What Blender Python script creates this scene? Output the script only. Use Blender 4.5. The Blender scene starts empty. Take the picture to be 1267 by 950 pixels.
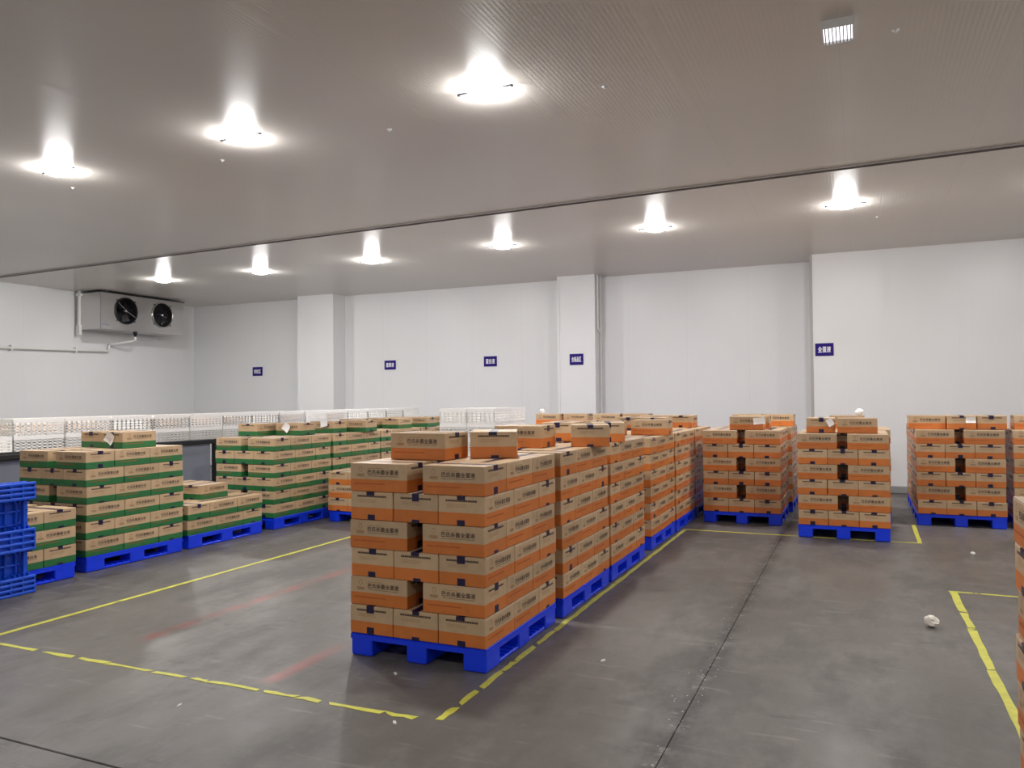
import bpy, math, random
from mathutils import Vector, Matrix
R = random.Random(7)
SC = bpy.context.scene
COL = SC.collection

# ------------------------------------------------------------------ camera
cam_d = bpy.data.cameras.new('camera'); cam = bpy.data.objects.new('camera', cam_d); COL.objects.link(cam)
cam_d.sensor_fit = 'HORIZONTAL'; cam_d.sensor_width = 36.0
cam_d.lens = 36.0 * 968.0 / 1267.0
cam_d.clip_start = 0.05; cam_d.clip_end = 100
def _ray(u, v): return Vector(((u - 633.5) / 968.0, (v - 475.0) / 968.0, 1.0)).normalized()
_Y = _ray(1063, 489); _X = -_ray(-1550, 512); _X = (_X - _Y * _X.dot(_Y)).normalized(); _Z = _X.cross(_Y)
if _Z.y > 0: _Z = -_Z
right = Vector((_X.x, _Y.x, _Z.x)); down = Vector((_X.y, _Y.y, _Z.y)); fwd = Vector((_X.z, _Y.z, _Z.z))
m = Matrix((right, -down, -fwd)).transposed().to_4x4(); m.translation = (0, 0, 1.6)
cam.matrix_world = m
SC.camera = cam
# ------------------------------------------------------------------ world, exposure
w = bpy.data.worlds.new('world'); SC.world = w; w.use_nodes = True
w.node_tree.nodes['Background'].inputs[0].default_value = (.6, .62, .65, 1)
w.node_tree.nodes['Background'].inputs[1].default_value = 0.05
vs = SC.view_settings
vs.view_transform = 'Standard'; vs.look = 'None'; vs.exposure = 0.0; vs.gamma = 1.0; vs.use_curve_mapping = False
LAMP_STRENGTH = 390.0
LAMP_COLOR = (1.0, 0.985, 0.975, 1)

# ------------------------------------------------------------------ helpers
class MB:
    def __init__(s): s.v = []; s.f = []; s.m = []; s.sm = []
    def add(s, vs_, fs, mat=0, smooth=False):
        o = len(s.v); s.v += [tuple(x) for x in vs_]
        for f in fs: s.f.append([i + o for i in f]); s.m.append(mat); s.sm.append(smooth)
        return s
    def box(s, x0, x1, y0, y1, z0, z1, mat=0):
        vs_ = [(x0,y0,z0),(x1,y0,z0),(x1,y1,z0),(x0,y1,z0),(x0,y0,z1),(x1,y0,z1),(x1,y1,z1),(x0,y1,z1)]
        return s.add(vs_, [(0,3,2,1),(4,5,6,7),(0,1,5,4),(1,2,6,5),(2,3,7,6),(3,0,4,7)], mat)
    def bbox(s, x0, x1, y0, y1, z0, z1, b=.003, mat=0):
        # bevelled box
        def ring(x0,x1,y0,y1,z,c): return [(x0+c,y0,z),(x1-c,y0,z),(x1,y0+c,z),(x1,y1-c,z),(x1-c,y1,z),(x0+c,y1,z),(x0,y1-c,z),(x0,y0+c,z)]
        a = ring(x0+b,x1-b,y0+b,y1-b,z0,b*.5); c = ring(x0,x1,y0,y1,z0+b,b); d = ring(x0,x1,y0,y1,z1-b,b); e = ring(x0+b,x1-b,y0+b,y1-b,z1,b*.5)
        fs = [tuple(range(7,-1,-1)), tuple(range(24,32))]
        for k in range(3):
            for i in range(8):
                j = (i+1) % 8; fs.append((k*8+i, k*8+j, k*8+8+j, k*8+8+i))
        return s.add(a+c+d+e, fs, mat)
    def tube(s, pts, r, n=8, mat=0, cap=True):
        pts = [Vector(p) for p in pts]; vs_ = []; fs = []
        for i, p in enumerate(pts):
            a = pts[max(i-1,0)]; b = pts[min(i+1,len(pts)-1)]; d = (b-a).normalized()
            up = Vector((0,0,1)) if abs(d.z) < .9 else Vector((1,0,0))
            x = d.cross(up).normalized(); y = x.cross(d)
            rr = r[i] if isinstance(r, (list,tuple)) else r
            for k in range(n):
                t = 2*math.pi*k/n; vs_.append(p + (x*math.cos(t)+y*math.sin(t))*rr)
        for i in range(len(pts)-1):
            for k in range(n):
                j = (k+1)%n; fs.append((i*n+k, i*n+j, (i+1)*n+j, (i+1)*n+k))
        s.add(vs_, fs, mat, True)
        if cap:
            L = len(pts)-1
            s.add([vs_[k] for k in range(n)], [tuple(range(n))], mat); s.add([vs_[L*n+k] for k in range(n)], [tuple(range(n-1,-1,-1))], mat)
        return s
    def lathe(s, prof, n=24, mat=0, axis='z', c=(0,0,0), smooth=True):
        vs_ = []; fs = []
        for (r, h) in prof:
            for k in range(n):
                t = 2*math.pi*k/n; x, y = r*math.cos(t), r*math.sin(t)
                p = (x,y,h) if axis=='z' else (h,x,y)
                vs_.append((p[0]+c[0],p[1]+c[1],p[2]+c[2]))
        for i in range(len(prof)-1):
            for k in range(n):
                j=(k+1)%n; fs.append((i*n+k,i*n+j,(i+1)*n+j,(i+1)*n+k))
        return s.add(vs_, fs, mat, smooth)
    def xform(s, M):
        s.v = [tuple(M @ Vector(p)) for p in s.v]; return s
    def mesh(s, name, mats):
        me = bpy.data.meshes.new(name); me.from_pydata(s.v, [], s.f)
        for mt in (mats if isinstance(mats,(list,tuple)) else [mats]): me.materials.append(mt)
        me.polygons.foreach_set('material_index', s.m); me.polygons.foreach_set('use_smooth', s.sm); me.update(); return me
def link(name, me, parent=None, loc=(0,0,0), rot=(0,0,0), scale=(1,1,1)):
    o = bpy.data.objects.new(name, me); COL.objects.link(o); o.location = loc; o.rotation_euler = rot; o.scale = scale
    if parent is not None: o.parent = parent
    return o
def tag(o, label, cat, group=None):
    o['label'] = label; o['category'] = cat
    if group: o['group'] = group
    return o
def structure(o, label=None):
    o['kind'] = 'structure'
    if label: o['label'] = label
    return o
def empty(name, loc=(0,0,0), rz=0):
    o = bpy.data.objects.new(name, None); COL.objects.link(o); o.location = loc; o.rotation_euler = (0,0,rz); o.empty_display_size = .1; return o

def mat(name, col, rough=.6, metal=0., spec=.5, noise=None, emit=None):
    mt = bpy.data.materials.new(name); mt.use_nodes = True; nt = mt.node_tree; b = nt.nodes['Principled BSDF']
    b.inputs['Base Color'].default_value = (*col, 1); b.inputs['Roughness'].default_value = rough
    b.inputs['Metallic'].default_value = metal; b.inputs['Specular IOR Level'].default_value = spec
    if emit:
        b.inputs['Emission Color'].default_value = emit[0]; b.inputs['Emission Strength'].default_value = emit[1]
    if noise:  # (scale, amount): brightness mottling
        tc = nt.nodes.new('ShaderNodeTexCoord'); n = nt.nodes.new('ShaderNodeTexNoise'); n.inputs['Scale'].default_value = noise[0]; n.inputs['Detail'].default_value = 4
        oi = nt.nodes.new('ShaderNodeObjectInfo')
        ad = nt.nodes.new('ShaderNodeVectorMath'); ad.operation = 'ADD'
        nt.links.new(tc.outputs['Object'], ad.inputs[0]); nt.links.new(oi.outputs['Random'], ad.inputs[1]); nt.links.new(ad.outputs[0], n.inputs['Vector'])
        mr = nt.nodes.new('ShaderNodeMapRange'); mr.inputs['To Min'].default_value = 1-noise[1]; mr.inputs['To Max'].default_value = 1+noise[1]
        nt.links.new(n.outputs['Fac'], mr.inputs['Value'])
        mx = nt.nodes.new('ShaderNodeVectorMath'); mx.operation = 'SCALE'; mx.inputs[0].default_value = col
        nt.links.new(mr.outputs[0], mx.inputs['Scale']); nt.links.new(mx.outputs[0], b.inputs['Base Color'])
    return mt

def carton_mat(name, band, split):
    mt = bpy.data.materials.new(name); mt.use_nodes = True; nt = mt.node_tree; b = nt.nodes['Principled BSDF']; L = nt.links.new
    b.inputs['Roughness'].default_value = .44; b.inputs['Specular IOR Level'].default_value = .55
    tc = nt.nodes.new('ShaderNodeTexCoord'); sp = nt.nodes.new('ShaderNodeSeparateXYZ'); L(tc.outputs['Object'], sp.inputs[0])
    lt = nt.nodes.new('ShaderNodeMath'); lt.operation = 'LESS_THAN'; lt.inputs[1].default_value = split; L(sp.outputs['Z'], lt.inputs[0])
    # kraft board with fibre mottling and box-to-box variation
    oi = nt.nodes.new('ShaderNodeObjectInfo'); ad = nt.nodes.new('ShaderNodeVectorMath'); ad.operation = 'ADD'
    L(tc.outputs['Object'], ad.inputs[0]); L(oi.outputs['Random'], ad.inputs[1])
    n = nt.nodes.new('ShaderNodeTexNoise'); n.inputs['Scale'].default_value = 14; n.inputs['Detail'].default_value = 5; L(ad.outputs[0], n.inputs['Vector'])
    mr = nt.nodes.new('ShaderNodeMapRange'); mr.inputs['To Min'].default_value = .84; mr.inputs['To Max'].default_value = 1.14; L(n.outputs['Fac'], mr.inputs['Value'])
    mr2 = nt.nodes.new('ShaderNodeMapRange'); mr2.inputs['To Min'].default_value = .9; mr2.inputs['To Max'].default_value = 1.08; L(oi.outputs['Random'], mr2.inputs['Value'])
    ml = nt.nodes.new('ShaderNodeMath'); ml.operation = 'MULTIPLY'; L(mr.outputs[0], ml.inputs[0]); L(mr2.outputs[0], ml.inputs[1])
    mx = nt.nodes.new('ShaderNodeMix'); mx.data_type = 'RGBA'; L(lt.outputs[0], mx.inputs['Factor'])
    mx.inputs[6].default_value = (.53, .37, .22, 1); mx.inputs[7].default_value = (*band, 1)
    sc = nt.nodes.new('ShaderNodeVectorMath'); sc.operation = 'SCALE'; L(mx.outputs[2], sc.inputs[0]); L(ml.outputs[0], sc.inputs['Scale'])
    L(sc.outputs[0], b.inputs['Base Color'])
    bp = nt.nodes.new('ShaderNodeBump'); bp.inputs['Strength'].default_value = .12; bp.inputs['Distance'].default_value = .004; L(n.outputs['Fac'], bp.inputs['Height']); L(bp.outputs[0], b.inputs['Normal'])
    return mt

M_ORANGE = carton_mat('carton_orange_print', (.60, .175, .032), .077)
M_GREEN = carton_mat('carton_green_print', (.018, .15, .042), .068)
M_KRAFT = mat('kraft_board', (.53, .37, .22), .62, noise=(9, .1))
M_PRINT = mat('print_ink', (.085, .055, .038), .7)
M_PRINT2 = mat('print_ink_faint', (.30, .165, .075), .7)
M_PRINT3 = mat('print_ink_red', (.40, .075, .02), .7)
M_TAPE = mat('navy_tape', (.012, .008, .045), .32)
M_BLUE = mat('blue_plastic', (.003, .042, .82), .38, noise=(6, .12))
M_BLUE2 = mat('blue_plastic_worn', (.010, .085, .62), .34, noise=(8, .2))
M_WHITE_PL = mat('white_crate_plastic', (.94, .92, .88), .4)
M_EGG = mat('egg_shell', (.76, .58, .45), .5)
M_STEEL = mat('stainless_steel', (.56, .54, .53), .24, metal=1.)
M_DARK = mat('black_metal', (.012, .011, .014), .35)
M_CHROME = mat('bright_metal', (.7, .7, .72), .2, metal=1.)
M_PVC = mat('white_pvc', (.78, .77, .74), .4)
M_SIGN = mat('sign_blue', (.020, .006, .17), .6, spec=.2)
M_SIGN_TXT = mat('sign_white', (.85, .84, .88), .5)
M_PAPER = mat('white_paper', (.85, .85, .84), .7)
M_YELLOW = mat('yellow_tape', (.55, .53, .065), .5, noise=(18, .3))
M_RUBBER = mat('black_rubber', (.012, .012, .013), .5)
M_GREYP = mat('grey_painted_panel', (.27, .29, .33), .35, noise=(2, .12))
M_TRIM = mat('joint_channel', (.10, .085, .08), .4)
M_LAMP = mat('lamp_diffuser', (.9, .9, .9), .5, emit=(LAMP_COLOR, LAMP_STRENGTH))
M_FIX = mat('fixture_white', (.75, .75, .74), .4)
M_LOUVRE = mat('emergency_diffuser', (.9, .9, .95), .5, emit=((.93, .92, 1, 1), 1.6))
M_CRUMB = mat('pale_debris', (.62, .60, .55), .9)
M_SPONGE = mat('paper_wad', (.80, .74, .66), .9, noise=(40, .15))

def panel_mat(name, col, rough):
    mt = mat(name, col, rough, spec=.5); nt = mt.node_tree; b = nt.nodes['Principled BSDF']; L = nt.links.new
    g = nt.nodes.new('ShaderNodeNewGeometry'); n = nt.nodes.new('ShaderNodeTexNoise'); n.inputs['Scale'].default_value = .55; n.inputs['Detail'].default_value = 3
    L(g.outputs['Position'], n.inputs['Vector'])
    mr = nt.nodes.new('ShaderNodeMapRange'); mr.inputs['To Min'].default_value = .94; mr.inputs['To Max'].default_value = 1.05; L(n.outputs['Fac'], mr.inputs['Value'])
    sc = nt.nodes.new('ShaderNodeVectorMath'); sc.operation = 'SCALE'; sc.inputs[0].default_value = col; L(mr.outputs[0], sc.inputs['Scale']); L(sc.outputs[0], b.inputs['Base Color'])
    return mt
M_CEIL = panel_mat('ceiling_panel_paint', (.70, .66, .605), .3)
M_WALL = panel_mat('wall_panel_paint', (.78, .78, .785), .33)
M_BACK = mat('panel_core', (.45, .43, .41), .8)

def floor_mat():
    mt = bpy.data.materials.new('polished_concrete'); mt.use_nodes = True; nt = mt.node_tree; b = nt.nodes['Principled BSDF']; L = nt.links.new; N = nt.nodes.new
    g = N('ShaderNodeNewGeometry'); sp = N('ShaderNodeSeparateXYZ'); L(g.outputs['Position'], sp.inputs[0])
    def noise(scale, detail=5, rough=.55, stretch=None):
        n = N('ShaderNodeTexNoise'); n.inputs['Scale'].default_value = scale; n.inputs['Detail'].default_value = detail; n.inputs['Roughness'].default_value = rough
        if stretch:
            mp = N('ShaderNodeMapping'); mp.inputs['Scale'].default_value = stretch; L(g.outputs['Position'], mp.inputs['Vector']); L(mp.outputs[0], n.inputs['Vector'])
        else: L(g.outputs['Position'], n.inputs['Vector'])
        return n.outputs['Fac']
    def math_(op, a, c, clamp=False):
        x = N('ShaderNodeMath'); x.operation = op; x.use_clamp = clamp
        for i, q in enumerate((a, c)):
            if isinstance(q, (int, float)): x.inputs[i].default_value = q
            elif q is not None: L(q, x.inputs[i])
        return x.outputs[0]
    def ramp(v, a, c, lo=0., hi=1.):
        r = N('ShaderNodeMapRange'); r.interpolation_type = 'SMOOTHSTEP'; L(v, r.inputs['Value']); r.inputs['From Min'].default_value = a; r.inputs['From Max'].default_value = c; r.inputs['To Min'].default_value = lo; r.inputs['To Max'].default_value = hi
        return r.outputs[0]
    def mix(f, a, c):
        x = N('ShaderNodeMix'); x.data_type = 'RGBA'; L(f, x.inputs['Factor'])
        for i, q in ((6, a), (7, c)):
            if isinstance(q, tuple): x.inputs[i].default_value = (*q, 1)
            else: L(q, x.inputs[i])
        return x.outputs[2]
    big = noise(.5, 4); mid = noise(1.5, 7, .66, (1.15, .5, 1)); fine = noise(9, 6, .65)
    c = mix(ramp(big, .35, .65), (.102, .094, .085), (.154, .142, .130))
    c = mix(ramp(mid, .46, .66, 0, .8), c, (.075, .069, .062))
    c = mix(ramp(noise(3.2, 6, .7), .52, .72, 0, .5), c, (.180, .168, .154))
    c = mix(ramp(fine, .5, .75, 0, .4), c, (.170, .160, .146))
    # scuffs: long pale and dark drag marks
    sc = noise(5, 4, .6, (.35, 2.4, 1)); c = mix(ramp(sc, .60, .74, 0, .42), c, (.28, .265, .245))
    sd = noise(4, 5, .65, (.5, 1.9, 1)); c = mix(ramp(sd, .60, .72, 0, .6), c, (.055, .051, .047))
    # dirt and wear worked into the slab joint
    wob = math_('MULTIPLY', math_('SUBTRACT', noise(2.2, 4, .6), .5), .10)
    dj = math_('ABSOLUTE', math_('ADD', math_('ADD', sp.outputs['X'], .83), wob), 0)
    jw = math_('MULTIPLY', ramp(dj, .012, .11, 1, 0), ramp(noise(8, 6, .75), .38, .60)); c = mix(math_('MULTIPLY', jw, .85), c, (.034, .031, .029))
    jl = math_('MULTIPLY', ramp(dj, .02, .09, 1, 0), ramp(noise(15, 5, .7), .56, .68)); c = mix(math_('MULTIPLY', jl, .6), c, (.30, .285, .265))
    # worn red floor paint
    for (x0, hw, y0, y1, am) in ((-4.43, .055, 3.75, 6.6, .55), (-3.1, .05, 3.45, 4.6, .55)):
        f = ramp(math_('ABSOLUTE', math_('SUBTRACT', sp.outputs['X'], x0), 0), hw*.6, hw*1.5, 1, 0)
        f = math_('MULTIPLY', f, math_('MULTIPLY', ramp(sp.outputs['Y'], y0, y0+.15), ramp(sp.outputs['Y'], y1-.9, y1, 1, 0)))
        f = math_('MULTIPLY', f, ramp(noise(4, 5, .6), .36, .62, .1, am)); c = mix(f, c, (.34, .075, .065))
    L(c, b.inputs['Base Color'])
    L(math_('ADD', ramp(mid, .3, .7, .27, .48), math_('MULTIPLY', fine, .10)), b.inputs['Roughness'])
    b.inputs['Specular IOR Level'].default_value = .33
    bp = N('ShaderNodeBump'); bp.inputs['Strength'].default_value = .10; bp.inputs['Distance'].default_value = .01; L(fine, bp.inputs['Height']); L(bp.outputs[0], b.inputs['Normal'])
    return mt
M_FLOOR = floor_mat()
M_JOINT = mat('joint_dirt', (.03, .028, .026), .9)

# ------------------------------------------------------------------ text
_dg = None
def text_mesh(body, size, bold=0., spacing=1.0):
    cu = bpy.data.curves.new('lettering', 'FONT'); cu.body = body; cu.size = size; cu.space_character = spacing
    cu.align_x = 'CENTER'; cu.align_y = 'CENTER'; cu.resolution_u = 2
    o = bpy.data.objects.new('lettering', cu); COL.objects.link(o)
    bpy.context.view_layer.update()
    me = bpy.data.meshes.new_from_object(o.evaluated_get(bpy.context.evaluated_depsgraph_get()))
    vs_ = [tuple(v.co) for v in me.vertices]; fs = [tuple(p.vertices) for p in me.polygons]
    bpy.data.objects.remove(o); bpy.data.curves.remove(cu); bpy.data.meshes.remove(me)
    # centre on bounding box
    if vs_:
        cx = (min(v[0] for v in vs_)+max(v[0] for v in vs_))/2; cy = (min(v[1] for v in vs_)+max(v[1] for v in vs_))/2
        vs_ = [(v[0]-cx, v[1]-cy, 0) for v in vs_]
    if bold:   # heavier strokes: the outline laid over itself with small shifts
        n = len(vs_); base, bf = vs_, fs; vs_, fs = [], []
        for k, (dx, dy) in enumerate(((0,0),(bold,0),(-bold,0),(0,bold),(0,-bold))):
            vs_ += [(v[0]+dx, v[1]+dy, k*.00008) for v in base]; fs += [tuple(i+k*n for i in f) for f in bf]
    return vs_, fs

# ------------------------------------------------------------------ room shell
HC = 4.0
XL, XR, YB, YW, YBUMP, XBUMP = -15.5, 6.0, -4.0, 14.95, 14.2, -.70
def rib_profile(width, pitch=.034, amp=.0005, edge=.055, gap=.0005):
    pts = [(gap, .0)]
    n = int((width - 2*edge) / pitch); s = (width - n*pitch)/2
    for i in range(n*6+1): pts.append((s + i*pitch/6, amp*(1-math.cos(2*math.pi*i/6))*.5))
    pts += [(width-gap, 0)]
    return pts
def rib_mesh(name, width, length, mt, amp=.0005):
    # faces +Z direction is the back; ribbed face looks to -Z, length along Y
    pr = rib_profile(width, amp=amp); mb = MB(); k = len(pr)
    vs_ = [(x, 0, z) for x, z in pr] + [(x, length, z) for x, z in pr]
    mb.add(vs_, [(i, k+i, k+i+1, i+1) for i in range(k-1)], 0, True)
    return mb.mesh(name, mt)
# floor: base + four slabs
fl = structure(link('floor', MB().box(XL-.1, XR+.1, YB-.1, YW+.1, -.2, -.012).mesh('floor', M_JOINT)))
for (x0, x1) in ((XL, -.8312), (-.8288, XR)):
    for (y0, y1) in ((YB, 2.446), (2.456, YW)):
        link('slab', MB().bbox(x0, x1, y0, y1, -.1, 0, .003).mesh('slab', M_FLOOR), fl)
# ceiling
ce = structure(link('ceiling', MB().box(XL-.1, XR+.1, YB-.1, YW+.1, HC+.01, HC+.15).mesh('ceiling', M_BACK)))
PW = 1.1
cm = rib_mesh('ceiling_panel', PW, 13.2, M_CEIL); cm2 = rib_mesh('ceiling_panel', PW, 5.75, M_CEIL)
x = -2.29 - 13*PW
while x < XR + .2:
    link('panel', cm, ce, (x, YB, HC)); link('panel', cm2, ce, (x, YB+13.2, HC)); x += PW
# ceiling joint channel (slightly out of square with the wall)
tr = MB(); L_ = 21.6
tr.box(0, L_, -.045, .045, -.006, 0, 0); tr.box(0, L_, -.055, -.040, -.016, 0, 1); tr.box(0, L_, .040, .052, -.016, 0, 1)
structure(link('trim_1', tr.mesh('trim_1', [M_TRIM, mat('channel_lip', (.36, .33, .31), .4)]), None, (XL, 9.64, HC-.001), (0, 0, -.0476)))
# walls: ribs vertical. wall panel mesh stands: length along Z, ribs face -Y
def wall_panels(parent, x0, x1, y, face, mt, pw=1.1):
    n = max(1, round((x1-x0)/pw)); wd = (x1-x0)/n
    me = rib_mesh('wall_panel', wd, HC, mt, .0009)
    for i in range(n):
        if face == '-y': link('panel', me, parent, (x0+i*wd, y, 0), (math.pi/2, 0, 0)).matrix_basis = Matrix(((1,0,0,x0+i*wd),(0,0,1,y),(0,1,0,0),(0,0,0,1)))
        elif face == '+y': link('panel', me, parent).matrix_basis = Matrix(((1,0,0,x0+i*wd),(0,0,-1,y),(0,1,0,0),(0,0,0,1)))
        elif face == '+x': link('panel', me, parent).matrix_basis = Matrix(((0,0,-1,y),(1,0,0,x0+i*wd),(0,1,0,0),(0,0,0,1)))
        elif face == '-x': link('panel', me, parent).matrix_basis = Matrix(((0,0,1,y),(1,0,0,x0+i*wd),(0,1,0,0),(0,0,0,1)))
wb = structure(link('wall_back', MB().box(XL-.1, XR+.1, YW+.01, YW+.12, 0, HC).mesh('wall_back', M_BACK)))
wall_panels(wb, XL, XBUMP, YW, '-y', M_WALL)
bump = structure(link('wall_back_projection', MB().box(XBUMP+.012, XR+.1, YBUMP+.012, YW, 0, HC).mesh('wall_back_projection', M_WALL)))
wall_panels(bump, XBUMP, XR, YBUMP, '-y', M_WALL); wall_panels(bump, YBUMP, YW, XBUMP, '-x', M_WALL)
structure(link('trim_2', MB().box(XBUMP-.045, XBUMP+.0, YBUMP-.006, YBUMP+.05, 0, HC).mesh('trim_2', mat('corner_angle', (.40,.39,.37), .4))))
wl = structure(link('wall_left', MB().box(XL-.12, XL-.01, YB-.1, YW+.1, 0, HC).mesh('wall_left', M_BACK)))
wall_panels(wl, YB, YW, XL, '+x', M_WALL)
wr = structure(link('wall_right', MB().box(XR+.01, XR+.12, YB-.1, YW+.1, 0, HC).mesh('wall_right', M_BACK)))
wall_panels(wr, YB, YW, XR, '-x', M_WALL)
wf = structure(link('wall_front', MB().box(XL-.1, XR+.1, YB-.12, YB-.01, 0, HC).mesh('wall_front', M_BACK)))
wall_panels(wf, XL, XR, YB, '+y', M_WALL)
# clad columns on the back wall
for i, (cx0, cx1) in enumerate(((-11.82, -10.84), (-5.42, -4.67))):
    c = structure(link('wall_column_%d' % (i+1), MB().box(cx0+.012, cx1-.012, 14.512, YW, 0, HC).mesh('wall_column', M_WALL)))
    wall_panels(c, cx0, cx1, 14.5, '-y', M_WALL); wall_panels(c, 14.5, YW, cx1, '+x', M_WALL); wall_panels(c, 14.5, YW, cx0, '-x', M_WALL)
    for xx in (cx0, cx1): link('corner_angle', MB().box(xx-.012 if xx == cx0 else xx-.03, xx+.03 if xx == cx0 else xx+.012, 14.488, 14.53, 0, HC).mesh('corner_angle', M_WALL), c)
structure(link('baseboard_back', MB().bbox(XBUMP, XR, YBUMP-.05, YBUMP-.001, 0, .12, .01).mesh('baseboard_back', mat('kerb_grey', (.3,.3,.3), .6))))

# ------------------------------------------------------------------ ceiling lamps
lamp_me = MB().lathe([(.13,-.014),(.131,-.020),(.122,-.034),(.095,-.046),(.055,-.053),(.0005,-.056)], 20).mesh('diffuser', M_LAMP)
base_me = MB().lathe([(.0005,0),(.122,0),(.126,-.006),(.126,-.014),(.0005,-.014)], 24).mesh('housing', M_FIX)
clip_me = MB().box(.137, .235, -.009, .009, -.012, -.004).box(.222, .235, -.009, .009, -.020, -.004).mesh('mounting_clip', M_DARK)
LAMPS = [(-7.523,5.454,'front row of lamps, leftmost in view'), (-5.092,5.461,'front row of lamps, middle one in view'), (-2.617,5.431,'front row of lamps, largest and nearest in view'),
         (-12.488,11.267,'far row, just above the air cooler'), (-10.115,11.338,'far row, second from the air cooler'), (-7.636,11.306,'far row, third from the air cooler'),
         (-5.063,11.104,'far row, fourth from the air cooler'), (-2.598,10.91,'far row, fifth from the air cooler'), (-.122,10.626,'far row, rightmost in view'),
         (-12.5,5.45,'front row, beyond the left edge by the left wall'), (-10.0,5.45,'front row, just beyond the left edge'), (2.35,10.4,'far row, just beyond the right edge'), (2.4,5.4,'front row, added unseen just beyond the right edge'), (4.8,5.4,'front row, beyond the right edge'),  # front-row lamp nearest the right edge added to brighten right wall and floor
         (-7.5,-.4,'row behind the photographer, leftmost'), (-2.6,-.4,'row behind the photographer, middle'), (2.35,-.4,'row behind the photographer, rightmost')]
for (x, y, d) in LAMPS:
    t = tag(empty('ceiling_lamp', (x, y, HC)), 'round white ceiling lamp, ' + d, 'lamp', 'round ceiling lamps')
    link('housing', base_me, t); link('diffuser', lamp_me, t); link('mounting_clip', clip_me, t); link('mounting_clip', clip_me, t, rot=(0,0,math.pi))
# louvred fixture
t = tag(empty('louvred_light', (-.09, 5.5, HC)), 'small rectangular louvred white light fixture on the ceiling near top right', 'light')
link('housing', MB().box(-.10,.10,-.14,-.125,-.05,0).box(-.10,.10,.125,.14,-.05,0).box(-.10,-.088,-.125,.125,-.05,0).box(.088,.10,-.125,.125,-.05,0).mesh('housing', M_FIX), t)
link('diffuser', MB().box(-.088,.088,-.125,.125,-.03,-.004).mesh('diffuser', M_LOUVRE), t)
sl = MB().box(-.003,.003,-.125,.125,-.048,-.031).mesh('louvre', M_BACK)
for i in range(8): link('louvre', sl, t, (-.077+i*.022, 0, 0))
# ceiling bolts / anchors
bolt = MB().lathe([(.0005,-.018),(.008,-.018),(.009,-.006),(.022,-.004),(.024,0)], 12)
bolt = bolt.mesh('ceiling_anchor', M_FIX)
for (x, y, d) in ((-1.759,5.779,'right of the nearest lamp'), (.256,5.695,'right of the louvred light'), (-5.767,5.928,'beside the middle front lamp'), (-3.779,5.885,'between the middle and nearest front lamps'), (.256,11.579,'right of the rightmost far lamp'), (-8.003,5.976,'beside the leftmost front lamp')):
    tag(link('ceiling_anchor', bolt, None, (x, y, HC)), 'small metal anchor on the ceiling ' + d, 'anchor', 'ceiling anchors')

# ------------------------------------------------------------------ cartons
W_, L_C, H_, PH = .315, .42, .178, .145
g = .0045
def carton_mesh(name, mt):
    # length along X, end faces look along X; origin bottom centre. flaps meet along X with a shallow slot
    mb = MB(); x, y, h = L_C/2-g/2, W_/2-g/2, H_-.002
    mb.bbox(-x, x, -y, y, 0, h-.004, .004)
    mb.bbox(-x+.001, x-.001, -y+.001, -.0015, h-.006, h, .0015); mb.bbox(-x+.001, x-.001, .0015, y-.001, h-.006, h, .0015)
    return mb.mesh(name, mt)
C_OR = carton_mesh('carton', M_ORANGE); C_GR = carton_mesh('carton', M_GREEN)
def face_add(mb, vs_, fs, face, mt):
    # vs_ in face plane: a to the right, b up, measured from the face's bottom centre
    out = []
    for (a, b, *_r) in vs_:
        e = .0008 + (_r[0] if _r else 0)
        if face == 'front': out.append((a, -W_/2+g/2-e, b))
        elif face == 'back': out.append((-a, W_/2-g/2+e, b))
        elif face == 'right': out.append((L_C/2-g/2+e, a, b))
        else: out.append((-L_C/2+g/2-e, -a, b))
    mb.add(out, fs, mt)
def quad(a0, a1, b0, b1): return [(a0,b0),(a1,b0),(a1,b1),(a0,b1)], [(0,1,2,3)]
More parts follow.
